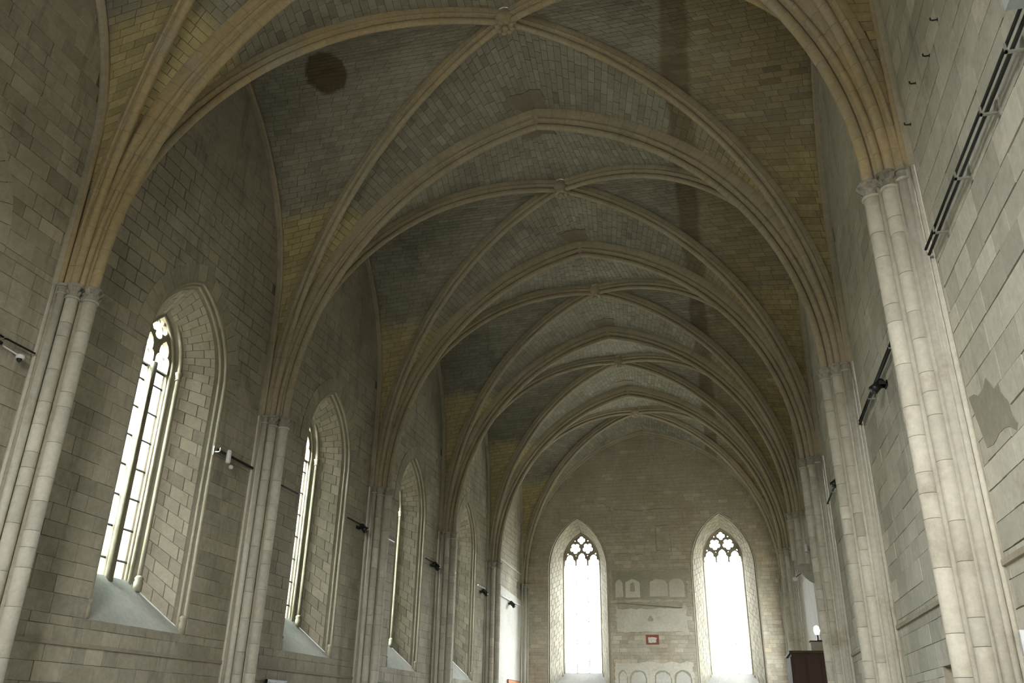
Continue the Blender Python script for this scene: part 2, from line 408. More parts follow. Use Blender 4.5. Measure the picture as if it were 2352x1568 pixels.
def build_window(idx, fr, c, P, glassmat, label, detail=True):
    hw, hi, D = P['hw'], P['hi'], P['D']
    off = fr(c, P['zo'], 0); root = empty('window_%d' % idx, off, kind='structure', label=label)
    nj = max(4, int((P['zs']-P['zo'])/.31)); na = 11
    O = outline(hw, P['zo'], P['zs'], P['rise'], nj, na); I = outline(hi, P['zi'], P['zsi'], P['risei'], nj, na)
    fo, fi = .22, D-.16        # depth range of the masonry splay
    n = len(O)
    def S(i, s, out=0.):       # point on the splay: i along the outline (may be fractional), s 0..1 inward
        k = min(int(i), n-2); f = i-k
        a = np.array(O[k])*(1-f)+np.array(O[k+1])*f; b = np.array(I[k])*(1-f)+np.array(I[k+1])*f
        q = a*(1-s)+b*s; ctr = np.array([0, max(min(q[1], P['zs']-.1), P['zo'])])
        dirn = q-ctr; L = np.linalg.norm(dirn); q = q+(dirn/L*out if L > 1e-6 else 0)
        return fr(c+q[0], q[1], .0+D*s)
    # backing of the splay
    V = []; Fc = []; ss = [0, .12, .3, .5, .7, .88, 1]
    for i in range(n):
        for s in ss: V.append(S(min(i, n-1), s, .03))
    m = len(ss)
    for i in range(n-1):
        for j in range(m-1): Fc.append((i*m+j, i*m+j+1, (i+1)*m+j+1, (i+1)*m+j))
    put('splay_bed', V, Fc, 'mortar_pale', root)
    stones = []
    s0, s1 = fo/D, fi/D
    for i in range(n-1):
        cuts = [s0]; x = s0+(.09 if i % 2 else .2)*(1 if D < 1.2 else .8)
        step = P.get('step', .27)
        while x < s1-.06: cuts.append(x); x += step*random.uniform(.85, 1.15)
        cuts.append(s1)
        for a, b in zip(cuts[:-1], cuts[1:]):
            gi, gs = .022, .008
            q = [(i+gi, a+gs), (i+gi, b-gs), (i+1-gi, b-gs), (i+1-gi, a+gs)]
            o_ = -random.uniform(.0, .008)
            stones.append(([S(u, v, o_) for u, v in q]+[S(u, v, .04) for u, v in q], random.gauss(0, .45)))
    emit(stones, root, 'splay' if P['side'] == 'L' else 'splayE_shade', 'splay_stone', 'splay_masonry', 300, 110. if detail else 1e9)
    # voussoir ring on the wall face
    rg = P['ring']; A0 = arch_pts(hw+.0, P['zs'], P['rise'], 9); A1 = arch_pts(hw+rg, P['zs'], P['rise']+rg*1.02, 9); ring = []
    for i in range(len(A0)-1):
        def L(A, t): return np.array(A[i])*(1-t)+np.array(A[i+1])*t
        q = [L(A0, .02), L(A0, .98), L(A1, .98), L(A1, .02)]
        ring.append(([fr(c+p[0], p[1], -.02-.004*random.random()) for p in q]+[fr(c+p[0], p[1], .2) for p in q], random.gauss(0, .3)))
    emit(ring, root, 'wallL' if P['side'] == 'L' else 'wallE', 'voussoir', 'ring_stones', 60, 60. if detail else 1e9)
    # arris rolls around the edge of the embrasure
    for k, (din, dd, r) in enumerate(((.015, .045, .055), (.10, .15, .045))):
        pts = []
        for (u, z) in O:
            ctr = np.array([0, min(z, P['zs'])]); v = np.array([u, z])-ctr; Ln = max(1e-6, np.linalg.norm(v)); q = np.array([u, z])-v/Ln*din
            pts.append(fr(c+q[0], q[1], dd))
        V, Fc = tube(pts, r, 8); put('arris_roll', V, Fc, 'frame', root, True)
    if P['side'] == 'L':
        for sg in (-1, 1):   # little bases at the foot of the arris roll
            b = fr(c+sg*(hw-.04), P['zo']+.02, .07); V, Fc = lathe([(.09, 0), (.09, .22), (.07, .26), (.095, .30), (.095, .34), (.06, .38)], 10, b); put('roll_base', V, Fc, 'frame', root, True)
    # sloping sill
    a0, a1 = fr(c-hw-.02, P['zo']-.02, -.01), fr(c+hw+.02, P['zo']-.02, -.01)
    b0, b1 = fr(c-hi-.35, P['zi'], D+.02), fr(c+hi+.35, P['zi'], D+.02)
    V = []; nn = 8
    for i in range(nn+1):
        for j in range(nn+1):
            s = i/nn; u = j/nn; p = (a0*(1-s)+b0*s)*(1-u)+(a1*(1-s)+b1*s)*u
            p = p+np.array([0, 0, -.10*math.sin(math.pi*u)*math.sin(math.pi*s)*0+(-.05*(1-s)*(1-abs(2*u-1)))]); V.append(p)
    Fc = [(i*(nn+1)+j, i*(nn+1)+j+1, (i+1)*(nn+1)+j+1, (i+1)*(nn+1)+j) for i in range(nn) for j in range(nn)]
    put('sloping_sill', V, Fc, 'sill', root, True)
    # inner colonnettes
    for din, dd, r in ((.02, D-.17, .055), (.0, D-.02, .05)):
        hh = hi+(.16 if dd < D-.1 else .05)
        pts = [fr(c+u, z, dd) for u, z in outline(hh, P['zi']-.15, P['zsi'], P['risei']*hh/hi*.97, 4, na)]
        V, Fc = tube(pts, r, 8); put('colonnette', V, Fc, 'frame', root, True)
    if detail:
        for sg in (-1, 1):
            q = fr(c+sg*(hi+.16), P['zsi']-.08, D-.17); V, Fc = lathe([(.06, -.12), (.085, -.10), (.06, -.07), (.075, 0), (.095, .06), (.095, .09), (.06, .1)], 10, q); put('small_capital', V, Fc, 'frame', root, True)
            q = fr(c+sg*(hi+.16), P['zi']-.12, D-.17); V, Fc = lathe([(.1, -.1), (.1, .1), (.08, .14), (.1, .18), (.06, .24)], 10, q); put('small_base', V, Fc, 'frame', root, True)
    # tracery plate with its lights
    outer = outline(hi+.06, P['zh'], P['zsi'], P['risei']+.06, 2, 14)
    holes = P['holes']
    plate('tracery', outer, holes, .10, .025, fr, D+.08, c, root, 'frame')
    # mullions and jamb pieces below the tracery
    xs = P['mull']
    for x in xs:
        V, Fc = tube([fr(c+x, P['zi']-.1, D+.0), fr(c+x, P['zh']+.1, D+.0)], P['mr'], 8); put('mullion', V, Fc, 'frame', root, True)
        V, Fc = tube([fr(c+x, P['zi']-.1, D+.10), fr(c+x, P['zh']+.02, D+.10)], P['mr']*1.15, 6); put('mullion', V, Fc, 'frame', root, True)
    for sg in (-1, 1):
        q0, q1 = fr(c+sg*(hi+.02), P['zi']-.1, D+.05), fr(c+sg*(hi+.02), P['zh'], D+.05)
        V, Fc = tube([q0, q1], .05, 6); put('frame_jamb', V, Fc, 'frame', root, True)
    # panes between the iron bars, and the glass of the head
    edges = [-hi+.04]+[x for x in xs]+[hi-.04]; zb = [P['zi']+.0]; z = P['zi']+P['bar']*.55
    while z < P['zh']-.2: zb.append(z); z += P['bar']
    zb.append(P['zh'])
    for a, b in zip(edges[:-1], edges[1:]):
        for z_0, z_1 in zip(zb[:-1], zb[1:]):
            q = [fr(c+a+.0, z_0+.004, D+.12), fr(c+b-.0, z_0+.004, D+.12), fr(c+b-.0, z_1-.004, D+.12), fr(c+a+.0, z_1-.004, D+.12)]
            qb = [p+(fr(0, 0, 1)-fr(0, 0, 0))*.012 for p in q]
            put('glass_pane', q+qb, BOXF+[(4, 7, 6, 5)], glassmat, root)
    for z in zb[1:]:
        V, Fc = tube([fr(c-hi, z, D+.10), fr(c+hi, z, D+.10)], P.get('barr', .016), 5); put('iron_bar', V, Fc, 'iron', root)
    hp = outline(hi, P['zh'], P['zsi'], P['risei'], 2, 10)
    put('head_glass', [fr(c+u, z, D+.16) for u, z in hp], [tuple(range(len(hp)))], glassmat, root)
    nv = fr(0, 0, -1)-fr(0, 0, 0); portal('window_light', fr(c, (P['zi']+P['zsi']+P['risei'])/2, D+.30), nv, 2*hi+.1, P['zsi']+P['risei']-P['zi']+.1)
    # wall behind, closing the reveal around the frame
    far = outline(hi-.03, P['zi']-.0, P['zsi'], P['risei']-.02, 2, 12); out = outline(hi+1.2, P['zi']-1.2, P['zsi'], P['risei']+1.3, 2, 12)
    V = [fr(c+u, z, D+.14) for u, z in far]+[fr(c+u, z, D+.14) for u, z in out]; k = len(far)
    Fc = [(i, i+1, k+i+1, k+i) for i in range(k-1)]+[(0, k-1, 2*k-1, k)]
    put('outer_reveal', V, Fc, 'splay', root)
    return root
def side_holes(hi, zh, zt):
    g = .045; w = (hi-.0)/2
    H = [lancet_head(-w-.0, w-g, zh+.0, zh+.78), lancet_head(w, w-g, zh+.0, zh+.78)]
    H.append(foil(0, zh+1.02, .30, 4, 0)); return H
SIDE = dict(side='L', hw=1.6, hi=.62, D=1.0, zo=3.32, zi=4.38, zs=9.2, rise=2.25, zsi=9.38, risei=1.2, ring=.44, zh=9.28, mull=[0], bar=.69, holes=side_holes(.60, 9.28, 10.5), step=.30, mr=.105, barr=.028)
def end_holes(hi, zh):
    w = hi/3; g = .05
    H = [lancet_head(-2*w, w-g, zh, zh+.62), lancet_head(0, w-g, zh, zh+.72), lancet_head(2*w, w-g, zh, zh+.62)]
    H += [foil(-.385, zh+1.0, .335, 5, math.pi, 8, .7), foil(.385, zh+1.0, .335, 5, math.pi, 8, .7), foil(0, zh+1.50, .25, 4, 0, 8, .7)]
    for sx, dz, r in ((.86, .66, .07), (.40, 1.46, .06), (.36, .56, .05)):
        H += [foil(-sx, zh+dz, r, 3, 0, 4, .8), foil(sx, zh+dz, r, 3, 0, 4, .8)]
    return H
ENDW = dict(side='E', hw=1.83, hi=1.09, D=1.5, zo=2.9, zi=4.27, zs=9.9, rise=3.15, zsi=10.55, risei=1.72, ring=.0, zh=10.4, mull=[-.363, .363], bar=.62, holes=end_holes(1.09, 10.4), step=.2, mr=.018, barr=.012)
BIGR = dict(SIDE); BIGR.update(side='L', hi=1.3, hw=2.2, mull=[-.45, .45], mr=.04)
WINC = [None]+[(TY[i]+TY[i+1])/2 for i in range(7)]     # WINC[k] centre of bay slot k (1 = rear-most)
BC = [(TY[i]+TY[i+1])/2 for i in range(7)]               # bay centres, BC[2] = bay just beyond the first arch

# ---------------------------------------------------------------- SETTING: floor
fl = empty('floor', kind='structure', label='pale stone floor of the chapel')
st = []; x = -WX-.2
while x < WX:
    y = YR
    while y < YE:
        q = [(x+.01, y+.01), (x+.79, y+.01), (x+.79, y+.79), (x+.01, y+.79)]
        st.append(([np.array([a, b, 0.0]) for a, b in q]+[np.array([a, b, -.05]) for a, b in q], random.gauss(0, .3))); y += .8
    x += .8
emit(st, fl, 'floor', 'flagstone', 'flagstones', 0)
put('floor_bed', [(-9, YR-2, -.02), (9, YR-2, -.02), (9, YE+2, -.02), (-9, YE+2, -.02)], [(0, 1, 2, 3)], 'mortar', fl)

# ---------------------------------------------------------------- SETTING: walls
def wallrib_z(u):
    """underside of the wall rib above position u along the nave"""
    for yc in BC:
        q = abs(u-yc)
        if q <= BAY/2+1e-3:
            if q > 3.5: return 12.4
            R = 6.85; c = 3.3; return 12.2+math.sqrt(max(0, R*R-(q+c)**2))+.25
    return 12
def holeL(yc): return dict(k='arch', c=yc+.2, hw=SIDE['hw'], z0=SIDE['zo'], zs=SIDE['zs'], rise=SIDE['rise'], ring=SIDE['ring'])
left_holes = [holeL(BC[i]) for i in range(1, 6)]
def gapL(u, z):
    if 12.6 < u < 18.8 and 9.8 < z < 14.2+.25*(u-12.6)-.0 and z < 15.0: return .030
    if z > 13.6: return .004
    if z > 10: return .016
    return .009
build_wall('wall_left', frame_side(-1), YR, YE, 0, 18.6, left_holes, [], 'wallL', 'mortar', wallrib_z, gapfn=gapL, nmax=300,
           label='grey limestone side wall with tall splayed windows on the left')
right_holes = [dict(k='arch', c=BC[6], hw=BIGR['hw'], z0=BIGR['zo'], zs=BIGR['zs'], rise=BIGR['rise'], ring=.44)]
def gapR(u, z): return .014 if (u < 12 and z < 12) else .008
build_wall('wall_right', frame_side(1), YR, YE, 0, 18.6, right_holes, [(14.6, 15.7, 1.0, 2.6, .5), (10.5, 11.33, 1.2, 2.45, .4)], 'wallR', 'mortar', wallrib_z,
           gapfn=gapR, course=(.30, .42), length=(.5, 1.05), nmax=300, label='pale grey windowless limestone wall on the right')
def endz(u):
    sg = -1 if u < 0 else 1; zs = ZS[sg]; R = (8.9**2+7.4**2)/14.8; c = R-7.4
    return zs+math.sqrt(max(0, R*R-(abs(u)+c)**2))+.35
end_holes_ = [dict(k='arch', c=s*4.2, hw=ENDW['hw'], z0=ENDW['zo'], zs=ENDW['zs'], rise=ENDW['rise'], ring=.0) for s in (-1, 1)]
we = build_wall('wall_end', frame_end, -WX, WX, 0, 18.8, end_holes_, [], 'wallE', 'mortar_pale', endz, course=(.17, .24), length=(.3, .55), gap=.012, nmax=300, z_lo=2.6,
           label='far end wall of coursed stone between the two bright windows')
rear_hole = dict(k='arch', c=0, hw=2.6, z0=4, zs=9.5, rise=4.0, ring=.44)
build_wall('wall_rear', frame_rear, -WX, WX, 0, 18.8, [], [(-1.2, 1.2, 4.15, 10.75, .02)], 'wallR', 'mortar_pale', course=(.4, .5), length=(.8, 1.2), nmax=0, label='wall behind the camera')
# added wall blocking low sky from the left windows, and the ground outside
ob = empty('wall_sky_blocker', (-32, 20, -8), kind='structure', label='added unseen wall outside the left windows that blocks low sky')
V, Fc = bbox(-40, -32, -40, 90, -8, 16.0); put('sky_blocker_face', V, Fc, 'piercore', ob)
V, Fc = bbox(-41, -31.6, -40, 90, 16.0, 16.6); put('sky_blocker_cap', V, Fc, 'wallR', ob)
V, Fc = bbox(-120, 120, -80, 160, -8.4, -8); put('outside_ground', V, Fc, 'floor', ob)
# old plaster and fresco remains on the end wall
def arched(x0, x1, z0, z1, zsh):
    pts = [(x0, z0), (x1, z0), (x1, zsh)]; n = 10; cx = (x0+x1)/2; r = (x1-x0)/2
    for i in range(1, n): a = math.pi*i/n; pts.append((cx+r*math.cos(a), zsh+(z1-zsh)*math.sin(a)))
    pts.append((x0, zsh)); return [(a+random.uniform(-.03, .03), b+random.uniform(-.03, .03)) for a, b in pts]
def slab(name, pts, d0, d1, mat, parent, fr=frame_end):
    V = [fr(u, z, d0) for u, z in pts]+[fr(u, z, d1) for u, z in pts]; n = len(pts)
    return put(name, V, [tuple(range(n))]+[(i, (i+1) % n, n+(i+1) % n, n+i) for i in range(n)], mat, parent)
def ragged(x0, x1, z0, z1, amp=.06, n=14):
    pts = []
    for (a, b, c, d) in ((x0, z0, x1, z0), (x1, z0, x1, z1), (x1, z1, x0, z1), (x0, z1, x0, z0)):
        for i in range(n): t = i/n; pts.append((a+(c-a)*t+random.uniform(-amp, amp), b+(d-b)*t+random.uniform(-amp, amp)))
    return pts
slab('fresco_band', ragged(-2.15, 2.1, 8.1, 9.75), -.020, .01, 'frescodark', we)
for a, b in ((-2.0, -1.55), (-1.42, -.58), (-.02, .98), (1.1, 1.95)):
    slab('fresco_field', arched(a, b, 8.25, 9.25, 8.95), -.030, 0, 'plasterold', we)
slab('plaster_patch', ragged(-2.0, 2.0, 6.35, 7.75, .05), -.022, .01, 'plasterold', we)
slab('plaster_patch', ragged(-1.9, 1.8, 7.62, 7.98, .05), -.026, .01, 'frescodark', we)
slab('plaster_patch', ragged(-2.15, 2.15, 3.3, 4.75, .07), -.022, .01, 'plasterold', we)
for a in (-2.0, -1.35, .0, 1.1):
    slab('fresco_arch', arched(a, a+(.55 if a < -1.9 else .95), 3.4, 4.35, 3.9), -.03, 0, 'frescodark', we)
    slab('fresco_field', arched(a+.07, a+(.48 if a < -1.9 else .88), 3.4, 4.25, 3.85), -.038, 0, 'plaster', we)
slab('fresco_figure', foil(-.05, 7.05, .17, 3, 0), -.035, 0, 'frescodark', we)
slab('fresco_figure', arched(-1.15, -.85, 8.55, 9.1, 8.8), -.04, 0, 'red', we).data.materials[0] = M['cap']
pts = [(-.36, 5.68), (.36, 5.68), (.36, 6.2), (-.36, 6.2)]
slab('painted_panel', pts, -.03, 0, 'red', we)
slab('painted_panel', ragged(-.24, .22, 5.77, 6.06, .03, 4), -.04, 0, 'plaster', we)
# framed area of thin relief above (remains of a blocked opening)
for (a, b, c, d) in ((-1.95, 13.32, -.2, 13.24), (.1, 13.26, 2.05, 13.30), (-2.0, 13.3, -2.05, 12.4), (2.05, 13.3, 2.2, 12.3), (-1.75, 10.75, -.3, 10.62), (.5, 12.2, .5, 10.9), (1.3, 12.3, 1.35, 10.9), (.5, 12.25, 1.3, 12.3), (.5, 10.85, 1.35, 10.8)):
    p0, p1 = np.array([a, c]), np.array([b, d]); n = 8
    path = [frame_end(a+(c-a)*i/n, b+(d-b)*i/n+random.uniform(-.04, .04), -.005) for i in range(n+1)]
    V, Fc = tube(path, .035, 5); put('mortar_ridge', V, Fc, 'frescodark', we)
crk = [(.85, 17.6), (.75, 17.2), (.82, 16.9), (.6, 16.5), (.62, 16.1), (.45, 15.8), (.5, 15.3), (.3, 15.0), (.2, 14.6), (-.1, 14.4), (-.15, 13.9), (.1, 13.6), (.05, 13.3)]
V, Fc = tube([frame_end(u, z, .0) for u, z in crk], .02, 5); put('wall_crack', V, Fc, 'frescodark', we)
for cr in ([(-3.9, 14.6), (-3.2, 14.65), (-3.0, 14.3), (-3.7, 14.2), (-3.5, 13.9), (-2.6, 13.8), (-2.2, 13.5), (-2.1, 13.2)], [(3.2, 15.1), (4.0, 15.05), (4.1, 14.6), (3.4, 14.5), (3.3, 14.2), (4.6, 14.15), (5.4, 14.2)]):
    V, Fc = tube([frame_end(u, z, .0) for u, z in cr], .018, 5); put('wall_crack', V, Fc, 'frescodark', we)

# pale smooth slabs on the far side walls
wr = bpy.data.objects['wall_right']; wl = bpy.data.objects['wall_left']
slab('pale_wall_panel', [(34.9, .0), (42.0, .0), (42.0, 7.5), (34.9, 7.2)], -.03, .02, 'plaster', wr, frame_side(1))
slab('pale_wall_panel', [(42.6, .0), (49.9, .0), (49.9, 8.1), (42.6, 8.45)], -.03, .02, 'plaster', wl, frame_side(-1))  # brightness of the window-lit far left wall put into a paler slab
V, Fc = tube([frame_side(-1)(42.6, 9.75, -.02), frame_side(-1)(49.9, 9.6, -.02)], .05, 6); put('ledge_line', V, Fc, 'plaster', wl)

pc = [(11.28, 5.6), (10.9, 5.52), (10.47, 5.56), (10.25, 5.36), (10.05, 5.3), (9.95, 5.05), (9.76, 4.74), (10.1, 4.78), (10.45, 4.84), (10.8, 4.8), (11.28, 4.93)]
slab('mortar_patch', [(a+random.uniform(-.05, .05), b+random.uniform(-.05, .05)) for i in range(len(pc)-1) for a, b in (pc[i], ((pc[i][0]+pc[i+1][0])/2, (pc[i][1]+pc[i+1][1])/2))], -.017, .01, 'wallpatch', wr, frame_side(1))
# string courses
def ledge(idx, sgn, z, y0, y1, label):
    V, Fc = bbox(sgn*(WX-.05), sgn*(WX+.02), y0, y1, z-.035, z+.035); o = put('trim_%d' % idx, V, Fc, 'piercore'); tag(o, label, kind='structure')
for i in range(7):
    ledge(i*2+1, -1, 2.84, TY[i]+.4, TY[i+1]-.4, 'thin dark string course under the left windows')
    ledge(i*2+2, 1, 3.52, TY[i]+.4, TY[i+1]-.4, 'thin dark string course low on the right wall')

# windows
for i in range(1, 6):
    lab = {0: 'window beside the camera on the left', 1: 'left window before the nearest arch', 2: 'largest left window with two tall lights and quatrefoil head', 3: 'second tall window along the left wall', 4: 'third narrow-looking window along the left wall', 5: 'farthest splayed window along the left wall'}[i]
    build_window(i, frame_side(-1), BC[i]+.2, SIDE, 'glassL', lab, detail=(i in (2, 3, 4, 5)))
build_window(6, frame_end, -4.2, ENDW, 'glassE', 'left of the two bright three-light end windows')
build_window(7, frame_end, 4.2, ENDW, 'glassE', 'right of the two bright three-light end windows')
build_window(8, frame_side(1), BC[6], BIGR, 'glassR', 'window high in the far right bay', detail=False)
# broad west window behind the camera
rw = empty('window_9', (0, YR, 4), kind='structure', label='broad window in the wall behind the camera')
for k in range(2):
    for j in range(5):
        x0, z0 = -1.2+k*1.2, 4.2+j*1.3
        V, Fc = bbox(x0+.06, x0+1.14, YR+.03, YR+.05, z0+.03, z0+1.27); put('glass_pane', V, Fc, 'glassB', rw)
        if k: V, Fc = bbox(x0-.06, x0+.06, YR+.0, YR+.12, z0, z0+1.3); put('mullion', V, Fc, 'frame', rw)
V, Fc = join(bbox(-1.4, -1.2, YR, YR+.15, 4, 11), bbox(1.2, 1.4, YR, YR+.15, 4, 11), bbox(-1.4, 1.4, YR, YR+.15, 3.9, 4.15), bbox(-1.4, 1.4, YR, YR+.15, 10.7, 11)); put('window_frame', V, Fc, 'frame', rw)
portal('window_light', (0, YR-.1, 7.45), (0, 1, 0), 2.4, 6.6)

# ---------------------------------------------------------------- SETTING: vault webs
def arcR(a, h): return (h*h+a*a)/(2*a)
HALF = BAY/2
Sx, Sq = WX-.38, .22
def web_curves(sgn):
    zs = ZS[sgn]
    aT = WX-.60-.10; RT = arcR(aT, ZA-zs); cT = RT-aT; RTw = RT+.58; zTw = math.sqrt(RTw**2-cT**2)
    aD = math.hypot(Sx, HALF-Sq); RD = arcR(aD, ZB-zs); cD = RD-aD; RDw = RD+.40; zDw = math.sqrt(RDw**2-cD**2)
    zW = 18.22-zs
    def Tc(f): z = f*zTw; return math.sqrt(max(0, RTw**2-z*z))-cT, zs+z
    def Dc(f): z = f*zDw; return (math.sqrt(max(0, RDw**2-z*z))-cD)/aD, zs+z
    def Wc(f):
        z = zs+f*zW
        if z <= 12.2: return 3.55, z
        R = arcR(3.55, 18.22-12.2); c = R-3.55; return math.sqrt(max(0, R*R-(z-12.2)**2))-c, z
    fs = []; th = math.acos(cD/RDw); n = int(RDw*th/.205)
    fs = [RDw*math.sin(th*i/n)/zDw for i in range(n+1)]
    return Tc, Dc, Wc, fs
webstones = []; back = [[], []]
for bi in range(7):
    yc = BC[bi]; y_in = True
    for sgn in (-1, 1):
        Tc, Dc, Wc, fs = web_curves(sgn)
        for e in (-1, 1):
            def D_(f): r, z = Dc(f); return np.array([sgn*min(Sx*r, WX+.02), yc+e*(HALF-Sq)*r, z])
            ye_ = HALF+.06 if (bi, e) in ((6, 1), (0, -1)) else HALF-.24
            def T_(f, ye_=ye_): x, z = Tc(f); return np.array([sgn*min(x, WX+.02), yc+e*ye_, z])
            def W_(f): q, z = Wc(f); return np.array([sgn*WX, yc+e*q, z])
            for kind, A in (('T', T_), ('W', W_)):
                V, Fc = [], []
                NU = 5
                for f in fs:
                    for k in range(NU+1): V.append(A(f)*(1-k/NU)+D_(f)*k/NU)
                for i in range(len(fs)-1):
                    for k in range(NU): Fc.append((i*(NU+1)+k, i*(NU+1)+k+1, (i+1)*(NU+1)+k+1, (i+1)*(NU+1)+k))
                n0 = len(back[0]); back[0] += V; back[1] += [tuple(q+n0 for q in f) for f in Fc]
                if bi < 1: continue
                ctr = np.array([0, yc, 11.0])
                for i in range(len(fs)-1):
                    f0, f1 = fs[i], fs[i+1]; fm = (f0+f1)/2
                    Lc = np.linalg.norm(A(fm)-D_(fm))
                    if Lc < .15: continue
                    cuts = [0.]; u = random.uniform(.12, .5)/Lc
                    while u < 1-.12/Lc: cuts.append(u); u += random.uniform(.34, .56)/Lc
                    cuts.append(1.)
                    g = .007/Lc; df = (f1-f0)*.035
                    for a, b in zip(cuts[:-1], cuts[1:]):
                        P = [A(f)*(1-u)+D_(f)*u for f, u in ((f0+df, a+g), (f0+df, b-g), (f1-df, b-g), (f1-df, a+g))]
                        nrm = np.cross(P[1]-P[0], P[3]-P[0]); L = np.linalg.norm(nrm)
                        if L < 1e-6: continue
                        nrm /= L
                        if nrm@(ctr-P[0]) < 0: nrm = -nrm
                        pr = .006+random.uniform(0, .008)
                        webstones.append(([p+nrm*pr for p in P]+[p-nrm*.02 for p in P], random.gauss(0, .4)))
ce = empty('ceiling', kind='structure', label='ribbed vault ceiling of small coursed stones')
link('web_bed', mesh('web_bed', back[0], back[1]), ce, 'webback')
emit(webstones, ce, 'web', 'web_stone', 'web_masonry', 300, 130.)

# ---------------------------------------------------------------- arches and ribs
def rollp(cx, cy, r, a0, a1, n): return [(cx+r*math.cos(math.radians(a0+(a1-a0)*i/n)), cy+r*math.sin(math.radians(a0+(a1-a0)*i/n))) for i in range(n+1)]
# half profiles (w, h), as smooth runs separated by creases
PT = [[(0, 0)]+rollp(0, .10, .10, -62, 52, 4), [(.062, .18), (.075, .215), (.105, .235)], rollp(.135, .265, .055, -110, 70, 4), [(.15, .32), (.165, .35), (.21, .36)], [(.21, .36), (.245, .40), (.25, .62)]]
PD = [[(0, 0)]+rollp(0, .085, .085, -60, 50, 4), [(.054, .15), (.065, .18), (.09, .195)], rollp(.11, .225, .042, -110, 70, 3), [(.125, .265), (.14, .29), (.145, .42)]]
PW_ = [[(0, 0), (.04, .01), (.055, .05), (.04, .09)], [(.04, .09), (.08, .12), (.09, .18), (.09, .30)]]
VM = {}
def full_runs(prof):
    right = [list(r) for r in prof]; left = [[(-w, h) for w, h in r[::-1]] for r in prof[::-1]]
    left[-1] = left[-1][:-1]; mid = left[-1]+right[0]
    return left[:-1]+[mid]+right[1:]
def voussoir_mesh(key, prof, R, dlt):
    k = (key, round(R, 3), round(dlt, 5))
    if k in VM: return VM[k]
    V = []; Fc = []; g = .003/R; runs = full_runs(prof); nf = 0
    for run in runs:
        n0 = len(V); n = len(run)
        for s in (-1, 1):
            ph = s*(dlt/2-g)
            for w, h in run: V.append(((R+h)*math.cos(ph), w, (R+h)*math.sin(ph)))
        Fc += [(n0+i, n0+i+1, n0+n+i+1, n0+n+i) for i in range(n-1)]
    nf = len(Fc); flatp = [p for r in runs for p in r]
    for s in (-1, 1):
        n0 = len(V); ph = s*(dlt/2-g)
        for w, h in flatp: V.append(((R+h)*math.cos(ph), w, (R+h)*math.sin(ph)))
        Fc.append(tuple(range(n0, n0+len(flatp)))[::s])
    me = mesh('voussoir', V, Fc); me.materials.append(M['rib'])
    for p in me.polygons[:nf]: p.use_smooth = True
    VM[k] = me; return me
def arc_rib(root, S, E, zs, ztop, prof, key, step=.42, individual=True, phmax=None):
    """half arch from spring S (plan) towards E (plan); voussoirs + joint core"""
    S = np.array(S, float); E = np.array(E, float); a = np.linalg.norm(E-S); d = (S-E)/a; h = ztop-zs; R = arcR(a, h); c = S-d*R
    pm = phmax or math.acos((R-a)/R); n = int(round(R*pm/step)); dl = pm/n
    base = Matrix(((d[0], -d[1], 0, c[0]), (d[1], d[0], 0, c[1]), (0, 0, 1, zs), (0, 0, 0, 1)))
    off = Matrix.Translation(-Vector(root.location))
    me = voussoir_mesh(key, prof, R, dl)
    for i in range(n):
        o = bpy.data.objects.new('voussoir', me); COL.objects.link(o); o.parent = root
        o.matrix_basis = off @ base @ Matrix.Rotation(-(i+.5)*dl, 4, 'Y')
    full = [(w*.95, h_+.006) for r in full_runs(prof) for w, h_ in r]
    V = []; m = len(full); Fc = []
    for i in range(n+1):
        ph = pm*i/n
        for w, h_ in full:
            p = base @ Vector(((R+h_)*math.cos(ph), w, (R+h_)*math.sin(ph))); V.append(np.array(p))
    for i in range(n):
        for k in range(m-1): Fc.append((i*m+k, i*m+k+1, (i+1)*m+k+1, (i+1)*m+k))
    put('joint_core', V, Fc, 'ribcore', root)
ARN = {2: 'nearest transverse arch, its stone tinted warm ochre, crossing above the frame', 3: 'pointed transverse arch directly beyond the nearest carved keystone', 4: 'pointed transverse arch between the second and third keystones', 5: 'pointed transverse arch between the third and fourth keystones', 6: 'farthest pointed transverse arch before the end wall', 1: 'transverse arch overhead behind the view', 7: 'slim moulded arch running along the top of the end wall'}
for i in range(1, 8):
    y = TY[i] if i < 7 else YE-.12
    root = empty('transverse_arch' if i < 7 else 'end_wall_arch', (0, y, 9), ARN[i], 'arch', 'transverse arches of the vault')
    for sg in (-1, 1):
        if i < 7: arc_rib(root, (sg*(WX-.70), y), (0, y), ZS[sg], ZA, PT, 'T')
        else: arc_rib(root, (sg*(WX-.2), y), (0, y), ZS[sg], 17.95, PW_, 'E')
    if i < 7:
        P = [(-.05, 17.68), (.05, 17.68), (.16, 18.16), (.38, 18.30), (.2, 18.6), (-.2, 18.6), (-.38, 18.30), (-.16, 18.16)]
        V = [(x, y+q*(.035 if z < 17.8 else .24), z+(.03 if z < 17.8 else 0)) for q in (-1, 1) for x, z in P]; n = len(P)
        put('apex_stone', V, [tuple(range(n)), tuple(range(n, 2*n))[::-1]]+[(k, (k+1) % n, n+(k+1) % n, n+k) for k in range(n)], 'rib', root)
        for e in (-1, 1):   # rough brown mortar cap on the web beside the apex
            pts = ragged(-.75, .35, .22, 1.0, .05, 6); V = [(u, y+e*v, 18.215-.19*abs(u)+.03*v) for u, v in pts]+[(u, y+e*v, 18.5) for u, v in pts]; n = len(pts)
            V += [(0, y+e*.6, 18.225), (0, y+e*.6, 18.5)]
            put('mortar_cap', V, [(k, (k+1) % n, 2*n) for k in range(n)]+[(k, (k+1) % n, n+(k+1) % n, n+k) for k in range(n)], 'webbrown', root)
KEYN = ['', 'overhead', 'nearest', 'second', 'third', 'fourth', 'fifth and farthest']
